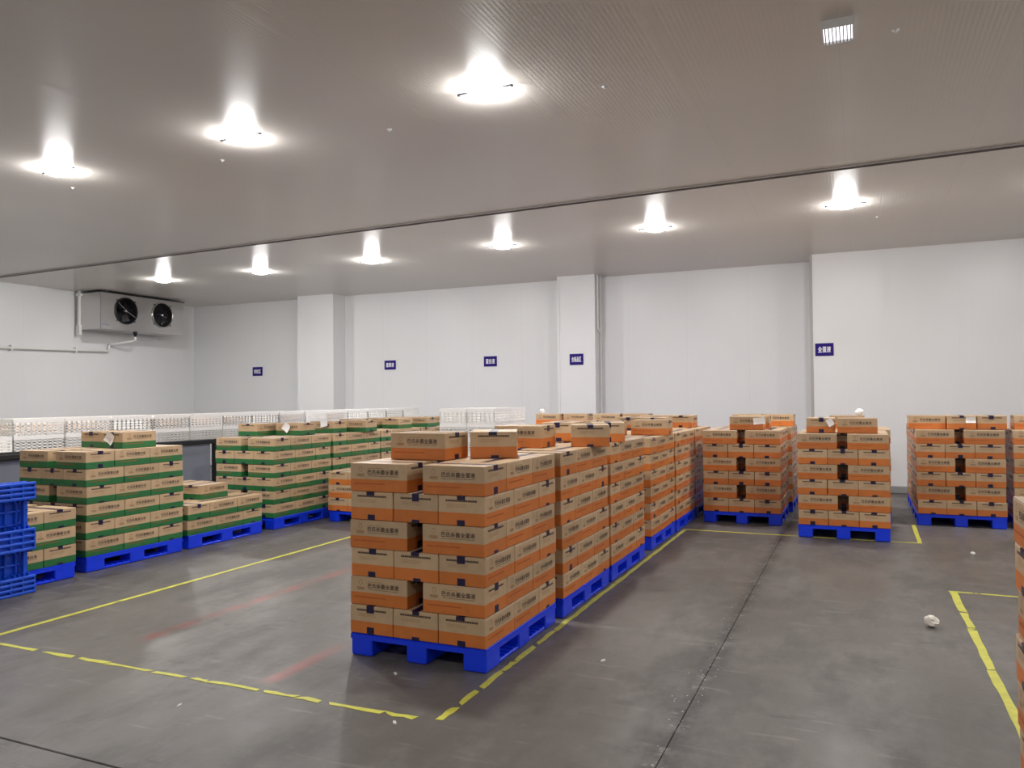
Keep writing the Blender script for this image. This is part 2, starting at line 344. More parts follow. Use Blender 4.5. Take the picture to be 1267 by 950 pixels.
def print_mesh(title):
    mb = MB(); rr = random.Random(3)
    tv, tf = text_mesh(title, .030, .0007, 1.04)
    for face in ('front', 'back'):
        a0 = -L_C/2
        sc = .535*L_C/(max(v[0] for v in tv)-min(v[0] for v in tv))
        face_add(mb, [(v[0]*sc + a0+.585*L_C, v[1]*sc + .69*H_, v[2]) for v in tv], tf, face, 0)
        # small lines above and below the title
        x = a0+.33*L_C
        while x < a0+.57*L_C: d = rr.uniform(.004,.009); face_add(mb, *quad(x, x+d, .812*H_, .828*H_), face, 1); x += d+.002
        x = a0+.33*L_C
        while x < a0+.84*L_C: d = rr.uniform(.004,.011); face_add(mb, *quad(x, x+d, .545*H_, .562*H_), face, 0); x += d+.002
        # emblem: egg outline over a leaf-shaped base
        n = 20; ring = []; 
        for i in range(n):
            t = 2*math.pi*i/n; k = 1+.16*math.sin(t)
            ring.append((a0+.19*L_C + .0135*math.cos(t), .77*H_ + .017*math.sin(t)*k))
        for i in range(n):
            t = 2*math.pi*i/n; k = 1+.16*math.sin(t)
            ring.append((a0+.19*L_C + .0105*math.cos(t), .77*H_ + .0138*math.sin(t)*k))
        face_add(mb, ring, [(i,(i+1)%n,n+(i+1)%n,n+i) for i in range(n)], face, 1)
        for k, hw in enumerate((.026,.030,.024)): face_add(mb, *quad(a0+.19*L_C-hw, a0+.19*L_C+hw, .60*H_-k*.0065, .60*H_+.0042-k*.0065), face, 1)
        x = a0+.08*L_C
        while x < a0+.62*L_C: d = rr.uniform(.006,.014); face_add(mb, *quad(x, x+d, .255*H_, .295*H_), face, 2); x += d+.004
    for face in ('right', 'left'):
        x = -.33*W_
        while x < .32*W_: d = rr.uniform(.010,.017); face_add(mb, *quad(x, x+d, .80*H_, .865*H_), face, 0); x += d+.0016
        for z_ in (.70, .655, .61):
            x = -.3*W_
            while x < .1*W_: d = rr.uniform(.005,.014); face_add(mb, *quad(x, x+d, z_*H_, z_*H_+.0022), face, 1); x += d+.003
    return mb.mesh('print', [M_PRINT, M_PRINT2, M_PRINT3])
P_OR = print_mesh('巴氏杀菌全蛋液'); P_GR = print_mesh('巴氏杀菌蛋白液')
def tape_meshes(rr):
    # top tape runs along X over the flaps and folds down both ends; bottom tape only shows as folded tabs
    top = MB(); bot = MB(); e = .0012; hw = .027; x = L_C/2-g/2; h = H_-.002
    top.box(-x-e, x+e, -hw, hw, h-.0003, h+e*.6)
    for s in (-1, 1):
        tl = rr.choice((.022, .034, .045)); o = rr.uniform(-.008,.008); tw = rr.uniform(.022,.03)
        top.box(*(sorted((s*x, s*(x+e*1.2)))), -tw+o, tw+o, h-tl, h+e*.5)
        tl = rr.choice((.02, .034, .044)); o = rr.uniform(-.01,.01)
        bot.box(*(sorted((s*x, s*(x+e*1.2)))), -.026+o, .026+o, .001, tl)
    bot.box(-x, x, -hw, hw, .0002, .0009)
    return top.mesh('tape', M_TAPE), bot.mesh('tape', M_TAPE)
TAPES = [tape_meshes(R) for _ in range(6)]
ORD = ['bottom', 'second', 'third', 'fourth', 'fifth', 'sixth', 'seventh', 'eighth']
CART = []   # queued cartons
def queue(kind, cx, cy, z, rz, hs, label, group, aabb): CART.append((kind, cx, cy, z, rz, hs, label, group, aabb))
def layout(B):
    # cell list: x0, y0, sx, sy, long side along x?, position words; stack footprint 3W x (2L+W)
    TW = 3*W_; out = []
    P = ('left', 'middle', 'right')
    if not B:
        for i in range(3): out.append((i*W_, 0, W_, L_C, False, 'front '+P[i]))
        for i in range(3): out.append((i*W_, L_C, W_, L_C, False, 'centre '+P[i]))
        for i, x in ((0, 0), (2, TW-L_C)): out.append((x, 2*L_C, L_C, W_, True, 'rear '+P[i]))
    else:
        for i, x in ((0, 0), (2, TW-L_C)): out.append((x, 0, L_C, W_, True, 'front '+P[i]))
        for i in range(3): out.append((i*W_, W_, W_, L_C, False, 'centre '+P[i]))
        for i in range(3): out.append((i*W_, W_+L_C, W_, L_C, False, 'rear '+P[i]))
    return out
def band(kind): return 'orange-banded' if kind == 'o' else 'green-banded'
def stack(kind, X, Y, n, hl, desc, first_B=False, skip=()):
    for k in range(n):
        B = (k % 2 == 1) ^ first_B
        sx, sy = R.uniform(-.006,.006), R.uniform(-.006,.006)
        for (x0, y0, sx_, sy_, lx, pos) in layout(B):
            if (k, pos) in skip: continue
            cx, cy = X+x0+sx_/2+sx+R.uniform(-.0015,.0015), Y+y0+sy_/2+sy+R.uniform(-.0015,.0015)
            rz = (0 if lx else math.pi/2) + (math.pi if R.random() < .5 else 0) + R.uniform(-.006,.006)
            z = PH + k*hl
            queue(kind, cx, cy, z, rz, hl/H_, '%s carton, %s layer, %s, %s' % (band(kind), ORD[k], pos, desc), '%s cartons on the %s' % (band(kind), desc),
                  (cx-sx_/2, cx+sx_/2, cy-sy_/2, cy+sy_/2, z, z+hl))
    pallet(X + 1.5*W_, Y + L_C + W_/2, desc)
def loose(kind, x0, y0, lx, z, hl, label, group, yaw=0., layer=0):
    sx_, sy_ = (L_C, W_) if lx else (W_, L_C); cx, cy = x0+sx_/2, y0+sy_/2
    queue(kind, cx, cy, z, (0 if lx else math.pi/2)+yaw, hl/H_, label, group, (x0, x0+sx_, y0, y0+sy_, z, z+hl))

# ------------------------------------------------------------------ blue pallets under the stacks
PX, PY = .945, 1.14
def pallet_parts():
    dk = MB(); hx, hy = PX/2, PY/2
    dk.bbox(-hx, hx, -hy, hy, PH-.012, PH-.001, .004)               # deck skin
    dk.box(-hx, hx, -hy, -hy+.02, PH-.042, PH-.012); dk.box(-hx, hx, hy-.02, hy, PH-.042, PH-.012)
    dk.box(-hx, -hx+.02, -hy+.02, hy-.02, PH-.042, PH-.012); dk.box(hx-.02, hx, -hy+.02, hy-.02, PH-.042, PH-.012)
    for i in range(1, 6): dk.box(-hx+i*PX/6-.005, -hx+i*PX/6+.005, -hy+.02, hy-.02, PH-.035, PH-.012)
    deck = dk.mesh('deck', M_BLUE)
    feet = []
    for i, x in enumerate((-hx+.078, 0, hx-.078)):
        for j, y in enumerate((-hy+.10, 0, hy-.10)):
            w2 = .076 if i != 1 else .07; d2 = .098 if j != 1 else .085
            f = MB(); f.bbox(x-w2, x+w2, y-d2, y+d2, .001, PH-.012, .008)
            feet.append(f.mesh('foot', M_BLUE))
    run = []
    for i, x in enumerate((-hx+.078, 0, hx-.078)):
        r = MB(); r.bbox(x-.07, x+.07, -hy+.19, hy-.19, .001, .024, .006)
        for k in range(12):
            yy = -hy+.22 + k*(PY-.44)/11
            if abs(yy) > .09: r.box(x-.06, x+.066, yy-.006, yy+.006, .02, .034)
        run.append(r.mesh('runner', M_BLUE))
    return deck, feet, run
P_DECK, P_FEET, P_RUN = pallet_parts()
def pallet(cx, cy, desc):
    t = tag(empty('blue_pallet', (cx, cy, 0)), 'blue plastic pallet carrying the ' + desc, 'pallet', 'blue pallets under the stacks')
    link('deck', P_DECK, t)
    for f in P_FEET: link('foot', f, t)
    for r in P_RUN: link('runner', r, t)

# ------------------------------------------------------------------ the stacks
HS, HR, HG = .1765, .171, .1645
xs = -2.945
D = {'S1': 'nearest orange stack', 'S2': 'second stack of the centre row', 'S3': 'third stack of the centre row', 'S4': 'fourth stack of the centre row', 'S5': 'fifth stack of the centre row', 'S6': 'last stack of the centre row',
     'R1': 'left aisle-end stack', 'R2': 'middle aisle-end stack', 'R3': 'right aisle-end stack', 'R1b': 'stack behind the left aisle-end stack', 'R2b': 'stack behind the middle aisle-end stack', 'R3b': 'stack behind the right aisle-end stack',
     'R4': 'far stack at the right picture edge', 'N': 'near stack at the right picture edge', 'M1': 'far orange stack left of the wall column', 'M2': 'far orange stack right of the white crates', 'O': 'low orange stack beside the green row',
     'G0': 'green stack beside the spare pallets', 'G1': 'nearest tall green stack', 'G2': 'low green stack', 'G3': 'tall green stack behind the low one', 'G4': 'green stack fourth in its row', 'G5': 'green stack fifth in its row', 'G6': 'last green stack in its row'}
stack('o', xs, 4.10, 6, HS, D['S1']); stack('o', xs+.02, 5.34, 6, HS, D['S2']); stack('o', xs+.02, 6.56, 6, HS-.001, D['S3'])
stack('o', xs+.0, 8.06, 6, HR, D['S4']); stack('o', xs+.01, 9.25, 6, HR, D['S5']); stack('o', xs+.01, 10.46, 6, HR, D['S6'])
stack('o', -1.84, 10.15, 6, HR, D['R1']); stack('o', -.655, 9.45, 6, HR, D['R2']); stack('o', .63, 10.82, 6, HR, D['R3'])
stack('o', -1.80, 11.40, 6, HR, D['R1b']); stack('o', -.60, 10.75, 6, HR, D['R2b']); stack('o', .64, 12.05, 6, HR, D['R3b'])
stack('o', 1.66, 10.9, 6, HR, D['R4']); stack('o', .545, 2.43, 6, HS, D['N'])
stack('o', -4.95, 11.9, 6, HR, D['M1']); stack('o', -3.95, 11.9, 6, HR, D['M2']); stack('o', -6.42, 8.47, 3, HR, D['O'])
gx = -6.63-.945
stack('g', gx+.05, 3.80, 3, HG, D['G0']); stack('g', gx, 5.09, 6, HG, D['G1']); stack('g', gx, 6.31, 2, HG, D['G2'])
stack('g', gx, 7.66, 6, HG, D['G3']); stack('g', gx, 8.86, 6, HG, D['G4']); stack('g', gx, 10.05, 6, HG, D['G5']); stack('g', gx, 11.24, 6, HG, D['G6'])
def top(kind, D_, items, hl, n=6):
    z = PH + n*hl
    for (x, y, lx, yaw, pos) in items:
        loose(kind, x, y, lx, z, hl, '%s carton atop the %s, %s' % (band(kind), D_, pos), '%s cartons on the %s' % (band(kind), D_), yaw)
top('o', D['S1'], [(-2.847,4.42,True,-.02,'long side forward'), (-2.462,4.685,False,.40,'end forward')], HS)
top('o', D['S2'], [(-2.72,5.76,True,.0,'long side forward'), (-2.215,6.02,False,.34,'end forward')], HS)
top('o', D['S3'], [(-2.74,6.80,False,.12,'left of the pair'), (-2.30,6.80,False,.30,'right of the pair'), (-2.80,7.3,True,0,'at the back')], HS-.001)
top('o', D['S4'], [(-2.85,8.4,True,0,'at the left'), (-2.40,8.75,True,.02,'at the right')], HR)
top('o', D['S5'], [(-2.55,9.75,False,.0,'end forward'), (-2.90,9.9,False,0,'at the left')], HR)
top('o', D['S6'], [(-2.88,11.0,True,.0,'at the left'), (-2.44,10.95,False,.0,'at the right')], HR)
top('o', D['R1'], [(-1.53,10.32,True,.0,'with a white paper on it'), (-1.50,10.75,True,.02,'behind the paper-marked one')], HR)
top('o', D['R1b'], [(-1.70,11.75,True,0,'left of the pair'), (-1.27,11.75,True,0,'right of the pair')], HR)
top('o', D['R2'], [(-.575,9.72,False,.03,'end forward'), (-.235,9.66,True,.0,'long side forward')], HR)
top('o', D['R2b'], [(-.36,11.0,True,.0,'long side forward')], HR)
top('o', D['R3'], [(.56,11.06,True,0,'at the left'), (.985,10.98,False,0,'in the middle'), (1.306,11.0,False,0,'at the right')], HR)
top('o', D['R4'], [(1.72,11.2,True,0,'at the left')], HR)
top('o', D['M1'], [(-4.9,12.0,True,0,'at the left'), (-4.45,12.1,True,0,'at the right')], HR)
top('o', D['M2'], [(-3.9,12.0,True,0,'at the left'), (-3.45,12.1,True,0,'at the right')], HR)
top('g', D['G1'], [(-7.40,5.62,False,0,'left of the pair'), (-7.05,5.57,False,.02,'with a white paper tag')], HG)
top('g', D['G2'], [(-7.50,6.75,False,0,'rear left'), (-7.18,6.72,False,.0,'rear middle'), (-7.5,6.35,True,0,'front left')], HG, 2)
top('g', D['G3'], [(-7.57,8.05,False,.05,'at the left'), (-7.22,8.38,True,.03,'with a white paper tag')], HG)
top('g', D['G4'], [(-7.22,9.1,True,-.05,'long side forward'), (-7.0,9.55,True,.04,'at the back')], HG)
top('g', D['G5'], [(-7.55,10.25,True,.0,'front left'), (-7.05,10.7,False,0,'end forward'), (-7.45,10.72,False,0,'rear left')], HG)
top('g', D['G6'], [(-7.5,11.5,True,.0,'front left'), (-7.05,11.45,True,0,'front right'), (-7.1,11.9,False,0,'rear right')], HG)

# cartons that show in the photograph are things of their own; those buried deeper in the stacks are joined, the rest is left out
VIS = [0,1,2,5,7,8,9,12,15,16,17,18,21,23,24,25,28,31,32,33,34,37,39,40,41,42,43,44,47,50,53,55,57,60,63,66,69,71,73,76,79,82,85,87,89,91,92,94,95,98,101,103,105,108,111,114,117,119,121,124,127,130,133,135,136,137,140,143,146,149,151,153,156,159,162,165,167,169,172,175,178,181,183,185,187,188,191,194,197,199,201,204,207,210,213,215,217,220,223,226,229,231,233,236,239,242,245,249,252,258,261,265,268,274,277,281,283,284,287,288,289,290,293,295,296,297,299,300,303,304,305,306,309,311,312,313,315,316,319,320,321,322,325,327,328,329,330,331,332,333,335,336,337,338,344,345,347,352,353,354,360,361,363,368,369,370,372,376,377,378,379,380,381,383,384,385,386,387,390,392,393,394,395,397,400,401,402,403,406,408,409,410,411,413,416,417,418,419,422,424,425,426,427,429,434,437,441,444,447,450,453,455,457,460,463,466,469,471,472,473,476,479,482,489,498,505,514,521,524,527,528,531,534,538,541,544,547,550,554,557,560,563,566,568,570,573,576,579,584,586,592,595,600,602,608,611,616,618,621,630,637,646,653,662,669,768,769,776,784,785,797,799,807,813,814,815,818,821,823,825,828,831,832,833,834,837,839,840,841,844,847,848,849,850,853,855,856,857,858,859,860,863,866,869,871,873,875,876,878,879,882,885,887,888,889,892,895,896,897,898,901,903,904,905,908,911,912,913,914,917,919,920,921,923,924,927,946,953,956,959,962,965,967,969,972,975,1001,1010,1017,1019,1020,1023,1065,1068,1072,1073,1074,1075,1076,1077,1078,1079,1080,1081,1082,1083,1084,1085,1086,1087,1088,1089,1090,1091,1092,1093,1094,1095,1096,1097,1098,1099,1100,1101,1102,1103,1105,1106,1107,1108,1109,1110,1111,1112,1113,1114]
INN = [11,27,139,190,232,234,247,255,263,271,279,339,341,342,343,346,348,349,351,355,357,358,359,362,364,365,367,371,373,374,375,382,439,474,477,485,487,492,493,495,501,502,503,508,509,511,515,517,518,519,520,522,525,536,552,577,578,582,585,587,589,593,594,598,601,603,605,609,610,614,617,619,620,622,623,624,627,632,634,640,641,642,643,648,649,650,651,656,657,658,659,664,665,666,667,668,670,671,696,697,699,704,705,706,712,713,715,716,719,752,760,761,763,770,773,775,777,780,783,786,787,788,789,790,791,792,800,808,862,922,949,951,968,994,997,999,1004,1007,1013,1015,1031,1033,1036,1039,1042,1045,1047,1049,1052,1055,1058,1061,1063,1071,1104]
KEEP = VIS or list(range(len(CART)))
for i in KEEP:
    kind, cx, cy, z, rz, hs, label, group, _a = CART[i]
    o = link('orange_banded_carton' if kind == 'o' else 'green_banded_carton', C_OR if kind == 'o' else C_GR, None, (cx, cy, z), (0, 0, rz), (1, 1, hs))
    tag(o, label, 'carton', group)
    tp, bt = TAPES[i % len(TAPES)]
    link('tape', tp, o); link('tape', bt, o); link('print', P_OR if kind == 'o' else P_GR, o)['kind'] = 'stuff'
for kind, nm, bm, sp in (('o', 'orange', mat('orange_band', (.60, .175, .032), .62, noise=(3, .1)), .43), ('g', 'green', mat('green_band', (.018, .15, .042), .62, noise=(3, .1)), .38)):
    mb = MB()
    for i in INN:
        if CART[i][0] != kind: continue
        x0, x1, y0, y1, z0, z1 = CART[i][8]; zm = z0+(z1-z0)*sp; e = .003
        mb.box(x0+e, x1-e, y0+e, y1-e, z0, zm, 1); mb.box(x0+e, x1-e, y0+e, y1-e, zm, z1-.002, 0)
    if mb.v:
        o = tag(link('inner_cartons', mb.mesh('inner_cartons', [M_KRAFT, bm])), '%s-banded cartons deeper inside the stacks, mostly hidden by the outer ones' % nm, 'cartons'); o['kind'] = 'stuff'
        for i in INN:
            c = CART[i]
            if c[0] != kind or math.hypot(c[1], c[2]) > 6.0: continue
            for nm_, me_ in (('tape', TAPES[i % len(TAPES)][0]), ('tape', TAPES[i % len(TAPES)][1]), ('print', P_OR if kind == 'o' else P_GR)):
                link(nm_, me_, o, c[1:4], (0, 0, c[4]), (1, 1, c[5]))['kind'] = 'stuff'

# ------------------------------------------------------------------ grey platform with white crates
t = tag(empty('steel_platform', (-8.7, 9.3, 0)), 'long grey steel platform with a black rubber edge under the white crates', 'platform')
def loc_box(x0, x1, y0, y1, z0, z1, b=.004): return MB().bbox(x0+8.7, x1+8.7, y0-9.3, y1-9.3, z0, z1, b)
link('top_plate', loc_box(-9.15, -8.30, 4.2, 14.3, 1.03, 1.055).mesh('top_plate', M_GREYP), t)
link('edge_strip', loc_box(-8.30, -8.262, 4.2, 14.3, 1.005, 1.075, .01).mesh('edge_strip', M_RUBBER), t)
link('edge_strip', loc_box(-8.262, -8.225, 4.2, 6.30, .99, 1.055, .012).mesh('edge_strip', M_RUBBER), t)
for y0, y1 in ((4.2, 6.25), (6.27, 8.30), (8.42, 10.4), (10.42, 12.4), (12.42, 14.3)):
    link('side_panel', loc_box(-8.33, -8.30, y0, y1, .06, 1.0).mesh('side_panel', M_GREYP), t)
for y in (4.25, 8.36, 14.2): link('post', loc_box(-8.325, -8.262, y-.02, y+.02, 0, 1.005).mesh('post', M_DARK), t)
for y in (4.4, 14.1): link('post', loc_box(-9.12, -9.05, y-.035, y+.035, 0, 1.03).mesh('post', M_DARK), t)
CX_, CY_, CZ_ = .40, .585, .185
def crate_meshes(lx, ly, lz):
    mb = MB(); hx, hy, b = lx/2, ly/2, .010
    mb.box(-hx+.01, hx-.01, -hy+.01, hy-.01, 0, .012)
    for z in (.014, .046, .078, .110):
        for s in (-1, 1):
            mb.box(-hx, hx, s*hy-(.006 if s > 0 else 0), s*hy+(.006 if s < 0 else 0), z, z+.017); mb.box(s*hx-(.006 if s > 0 else 0), s*hx+(.006 if s < 0 else 0), -hy, hy, z, z+.017)
    nx, ny = round(lx/.065), round(ly/.065)
    for i in range(nx+1):
        x = -hx+.014+i*(lx-.028)/nx
        for s in (-1, 1): mb.box(x-b, x+b, s*(hy-.004)-.004, s*(hy-.004)+.004, 0, lz-.045)
    for i in range(ny+1):
        y = -hy+.014+i*(ly-.028)/ny
        for s in (-1, 1): mb.box(s*(hx-.004)-.004, s*(hx-.004)+.004, y-b, y+b, 0, lz-.045)
    rim = MB(); z0, z1 = lz-.05, lz-.002
    rim.box(-hx, hx, -hy, -hy+.014, z0, z1); rim.box(-hx, hx, hy-.014, hy, z0, z1); rim.box(-hx, -hx+.014, -hy+.014, hy-.014, z0, z1); rim.box(hx-.014, hx, -hy+.014, hy-.014, z0, z1)
    return mb.mesh('crate', M_WHITE_PL), rim.mesh('rim', M_WHITE_PL)
CR, CRR = crate_meshes(CX_, CY_, CZ_)
def egg_load(lx, ly, h):
    mb = MB(); rr = random.Random(5)
    nx, ny = int(lx/.058), int(ly/.058)
    for layer in range(2):
        for i in range(nx):
            for j in range(ny):
                cx, cy, cz = -lx/2+.029+i*.058, -ly/2+.029+j*.058, .045+layer*.05+rr.uniform(0,.01)
                prof = [(.003,-.024),(.018,-.014),(.022,.002),(.016,.018),(.003,.027)]
                mb.lathe(prof, 6, 0, 'z', (cx,cy,cz))
    return mb.mesh('eggs', M_EGG)
EGGS = egg_load(.36, .54, .1)
def crate(x, y, z, label, group, me=(None, None), rz=0):
    o = tag(link('crate', me[0] or CR, None, (x, y, z), (0,0,rz)), label, 'crate', group); link('rim', me[1] or CRR, o); return o
NTH = ['first','second','third','fourth','fifth','sixth','seventh','eighth','ninth','tenth','eleventh','twelfth','thirteenth','fourteenth','fifteenth','sixteenth','seventeenth']
for i in range(16):
    y = 4.62 + i*.605; x = -8.53 + R.uniform(-.012,.012)
    crate(x, y, 1.056, 'white slotted crate, lower layer on the grey platform, %s from its near end' % NTH[i], 'white crates on the grey platform', rz=R.uniform(-.01,.01))
    if i not in (1,):
        crate(x, y+R.uniform(-.005,.005), 1.056+CZ_, 'white slotted crate, upper layer on the grey platform, %s from its near end' % NTH[i], 'white crates on the grey platform', rz=R.uniform(-.012,.012))
        if i in (2,3,5,6,7,9,11):
            e = tag(link('egg_load', EGGS, None, (x, y, 1.056+CZ_+.001)), 'brown eggs heaped inside the upper white crate, %s from the near platform end' % NTH[i], 'eggs'); e['kind'] = 'stuff'
# free-standing block of white crates behind the centre row
C2, C2R = crate_meshes(.38, .47, CZ_)
t_p = (-4.435, 9.09)
for k in range(8):
    for i in range(2):
        for j in range(2):
            if j == 1 and i == 0 and k < 7: continue
            crate(-4.63+i*.386, 8.85+j*.48, k*CZ_+.001, 'white slotted crate in the block behind the centre row, %s layer, %s %s' % (ORD[k], ('front','rear')[j], ('left','right')[i]), 'white crates stacked on the floor', (C2, C2R))

# ------------------------------------------------------------------ spare blue pallet standing on its long edge against the green stack
# local frame: x = away from the deck (towards +X), y along the long side, z across the short side
sp_ = tag(empty('spare_pallet', (-6.385, 3.87, 0)), 'blue plastic pallet standing on edge at the left, runners facing out', 'pallet')
hy = .57
dk = MB(); dk.bbox(-.145, -.128, -hy, hy, .002, .932, .005)
for i in range(9): z = .02+i*.1115; dk.box(-.128, -.095, -hy+.01, hy-.01, z-.006, z+.006)
for i in range(13): y = -hy+.02+i*(2*hy-.04)/12; dk.box(-.128, -.095, y-.005, y+.005, .01, .925)
link('deck', dk.mesh('deck', M_BLUE2), sp_)
for (z0, z1) in ((.001, .150), (.360, .545), (.785, .932)):
    ru = MB(); n = 4
    for k in range(n):
        z = z0 + k*(z1-z0-.024)/(n-1); ru.bbox(-.036, 0, -hy, hy, z, z+.024, .006)
    for i in range(12):
        y = -hy+.012+i*(2*hy-.024)/11; ru.box(-.034, -.003, y-.006, y+.006, z0+.004, z1-.004)
    ru.box(-.036, -.030, -hy+.006, hy-.006, z0+.004, z1-.004)
    ru = link('runner', ru.mesh('runner', M_BLUE2), sp_)
    for y in (-hy+.10, 0, hy-.10):
        ft = MB(); ft.bbox(-.10, -.037, y-.085, y+.085, z0+.006, z1-.006, .006)
        for q in (-.06, -.02, .02, .06): ft.box(-.095, -.037, y+q-.005, y+q+.005, z0-.02 if z0 > .1 else z0+.006, z1+.02 if z1 < .9 else z1-.006)
        link('foot', ft.mesh('foot', M_BLUE2), sp_)
for y in (-hy+.06, -.05, .05, hy-.06):
    link('web', MB().box(-.095, -.06, y-.012, y+.012, .15, .36).mesh('web', M_BLUE2), sp_); link('web', MB().box(-.095, -.06, y-.012, y+.012, .545, .785).mesh('web', M_BLUE2), sp_)

# ------------------------------------------------------------------ air cooler on the left wall
AX0, AX1, AY0, AY1, AZ0, AZ1 = -15.42, -14.75, 11.66, 13.90, 3.17, 3.95
ac = tag(empty('air_cooler', (AX1, (AY0+AY1)/2, AZ0)), 'stainless twin-fan air cooler hanging high on the left wall', 'air cooler')
def ab(x0, x1, y0, y1, z0, z1): return (x0-AX1, x1-AX1, y0-(AY0+AY1)/2, y1-(AY0+AY1)/2, z0-AZ0, z1-AZ0)
hm = MB()
hm.box(*ab(AX0, AX1-.012, AY0, AY0+.012, AZ0, AZ1)); hm.box(*ab(AX0, AX1-.012, AY1-.012, AY1, AZ0, AZ1)); hm.box(*ab(AX0, AX1-.012, AY0+.012, AY1-.012, AZ0, AZ0+.012)); hm.box(*ab(AX0, AX0+.012, AY0+.012, AY1-.012, AZ0+.012, AZ1))
link('housing', hm.mesh('housing', M_STEEL), ac)
link('top_plate', MB().box(*ab(AX0-.02, AX1+.02, AY0-.02, AY1+.02, AZ1, AZ1+.018)).mesh('top_plate', M_DARK), ac)  # lid coloured black to paint in the gap shadow under the ceiling
# front panel with two round openings
fp = MB(); RF = .285; fans = (12.30, 13.28); zc = 3.60
cells = [(AY0, (fans[0]+fans[1])/2, fans[0]), ((fans[0]+fans[1])/2, AY1, fans[1])]
for (y0, y1, yc) in cells:
    n = 48; ring = []; outer = []
    for i in range(n):
        a = 2*math.pi*i/n; cy, cz = math.cos(a), math.sin(a); ring.append((0, yc+RF*cy-(AY0+AY1)/2, zc+RF*cz-AZ0))
        k = min(((y1-yc) if cy > 0 else (yc-y0))/max(abs(cy),1e-6), ((AZ1-zc) if cz > 0 else (zc-AZ0))/max(abs(cz),1e-6))
        outer.append((0, yc+k*cy-(AY0+AY1)/2, zc+k*cz-AZ0))
    fs = []
    for i in range(n):
        j = (i+1) % n; fs.append((i, n+i, n+j, j))
    fp.add(ring+outer, fs)
    # corners of the rectangle between the radial samples
    for (yy, zz) in ((y0,AZ0),(y1,AZ0),(y0,AZ1),(y1,AZ1)):
        a = math.atan2(zz-zc, yy-yc) % (2*math.pi); i = int(a/(2*math.pi)*n) % n; j = (i+1) % n
        fp.add([outer[i], (0, yy-(AY0+AY1)/2, zz-AZ0), outer[j]], [(0,1,2)])
    fp.add([(0,p[1],p[2]) for p in ring]+[(-.012,p[1],p[2]) for p in ring], [(i,(i+1)%n,n+(i+1)%n,n+i) for i in range(n)])
fp.box(*ab(AX1-.014, AX1, AY0, AY0+.006, AZ0, AZ1)); fp.box(*ab(AX1-.014, AX1-.0005, AY0, AY1, AZ0, AZ0+.006))
link('front_panel', fp.mesh('front_panel', M_STEEL), ac)
for fi, yc in enumerate(fans):
    c = (0, yc-(AY0+AY1)/2, zc-AZ0)
    shroud = MB(); shroud.lathe([(RF+.015,.0),(RF+.012,.02),(RF-.004,.028),(RF-.012,.01),(RF-.015,-.2)], 40, 0, 'x')
    shroud.lathe([(RF-.015,-.2),(.001,-.2)], 40, 1, 'x')
    f = link('fan', shroud.mesh('fan', [M_STEEL if fi else M_DARK, M_DARK]), ac, c)
    for b_ in range(5):
        bl = MB(); a0 = 2*math.pi*b_/5+fi*.4; vs_ = []
        for r in (.06, .15, .25):
            for d, xx in ((-.32, -.13), (.32, -.055)):
                a = a0+d; vs_.append((xx, r*math.cos(a), r*math.sin(a)))
        bl.add(vs_, [(0,1,3,2),(2,3,5,4)], 0, True); link('blade', bl.mesh('blade', M_DARK), f)
    hb = MB().lathe([(.001,.012),(.035,.01),(.06,-.01),(.065,-.12)], 20, 0, 'x'); link('hub', hb.mesh('hub', M_DARK), f)
    link('hub_cap', MB().lathe([(.001,.022),(.02,.02),(.026,.011)], 14, 0, 'x').mesh('hub_cap', M_CHROME), f)
    if fi == 0:
        st = MB().tube([(.01, RF*math.cos(2.45), RF*math.sin(2.45)), (.012, .04*math.cos(2.45), .04*math.sin(2.45))], .009, 6).tube([(.01, RF*math.cos(-.5), RF*math.sin(-.5)), (.012, .04*math.cos(-.5), .04*math.sin(-.5))], .009, 6)
        link('strut', st.mesh('strut', M_STEEL), f)
    gd = MB()
    for r in (.09, .14, .19, .24) if fi else (.27,):
        pts = [(.022, r*math.cos(2*math.pi*k/32), r*math.sin(2*math.pi*k/32)) for k in range(33)]; gd.tube(pts, .003, 4, 0, False)
    for k in range(4):
        a = math.pi/4+k*math.pi/2; gd.box(.002, .02, (RF+.03)*math.cos(a)-.012, (RF+.03)*math.cos(a)+.012, (RF+.03)*math.sin(a)-.012, (RF+.03)*math.sin(a)+.012)
    link('guard', gd.mesh('guard', M_DARK), f)
link('name_plate', MB().box(*ab(AX1, AX1+.004, AY0+.04, AY0+.20, AZ0+.07, AZ0+.12)).mesh('name_plate', mat('plate_grey', (.22,.22,.27), .4)), ac)
br = MB().box(*ab(AX0+.02, AX0+.07, AY0-.05, AY0-.002, AZ0-.08, HC)).box(*ab(AX0-.02, AX0+.12, AY0-.06, AY0-.002, AZ1-.06, AZ1-.0)).box(*ab(AX0-.0, AX0+.10, AY0-.06, AY0-.002, AZ0-.12, AZ0+.10))
link('mounting_bracket', br.mesh('mounting_bracket', M_PVC), ac)
for yy in (AY0+.25, AY1-.25): link('hanger_rod', MB().tube([(-.1, yy-(AY0+AY1)/2, AZ1-AZ0+.01), (-.1, yy-(AY0+AY1)/2, HC-AZ0)], .012, 8).mesh('hanger_rod', M_CHROME), ac)
link('drain_outlet', MB().lathe([(.045,-.0),(.045,-.05),(.03,-.06),(.03,-.10)], 14).mesh('drain_outlet', M_DARK), ac, (-.25, 12.75-(AY0+AY1)/2, 0))
dp = MB(); xw = -15.44
dp.tube([(-15.0,12.75,3.07),(-15.0,12.75,2.98),(-15.02,12.73,2.965),(-15.38,12.44,2.90),(xw,12.42,2.88),(xw,12.42,2.76),(xw,12.40,2.735),(xw,9.9,2.69),(xw,3.0,2.58)], .028, 10)
o = tag(link('drain_pipe', dp.mesh('drain_pipe', M_PVC)), 'thin white drain pipe running along the left wall below the air cooler', 'pipe')
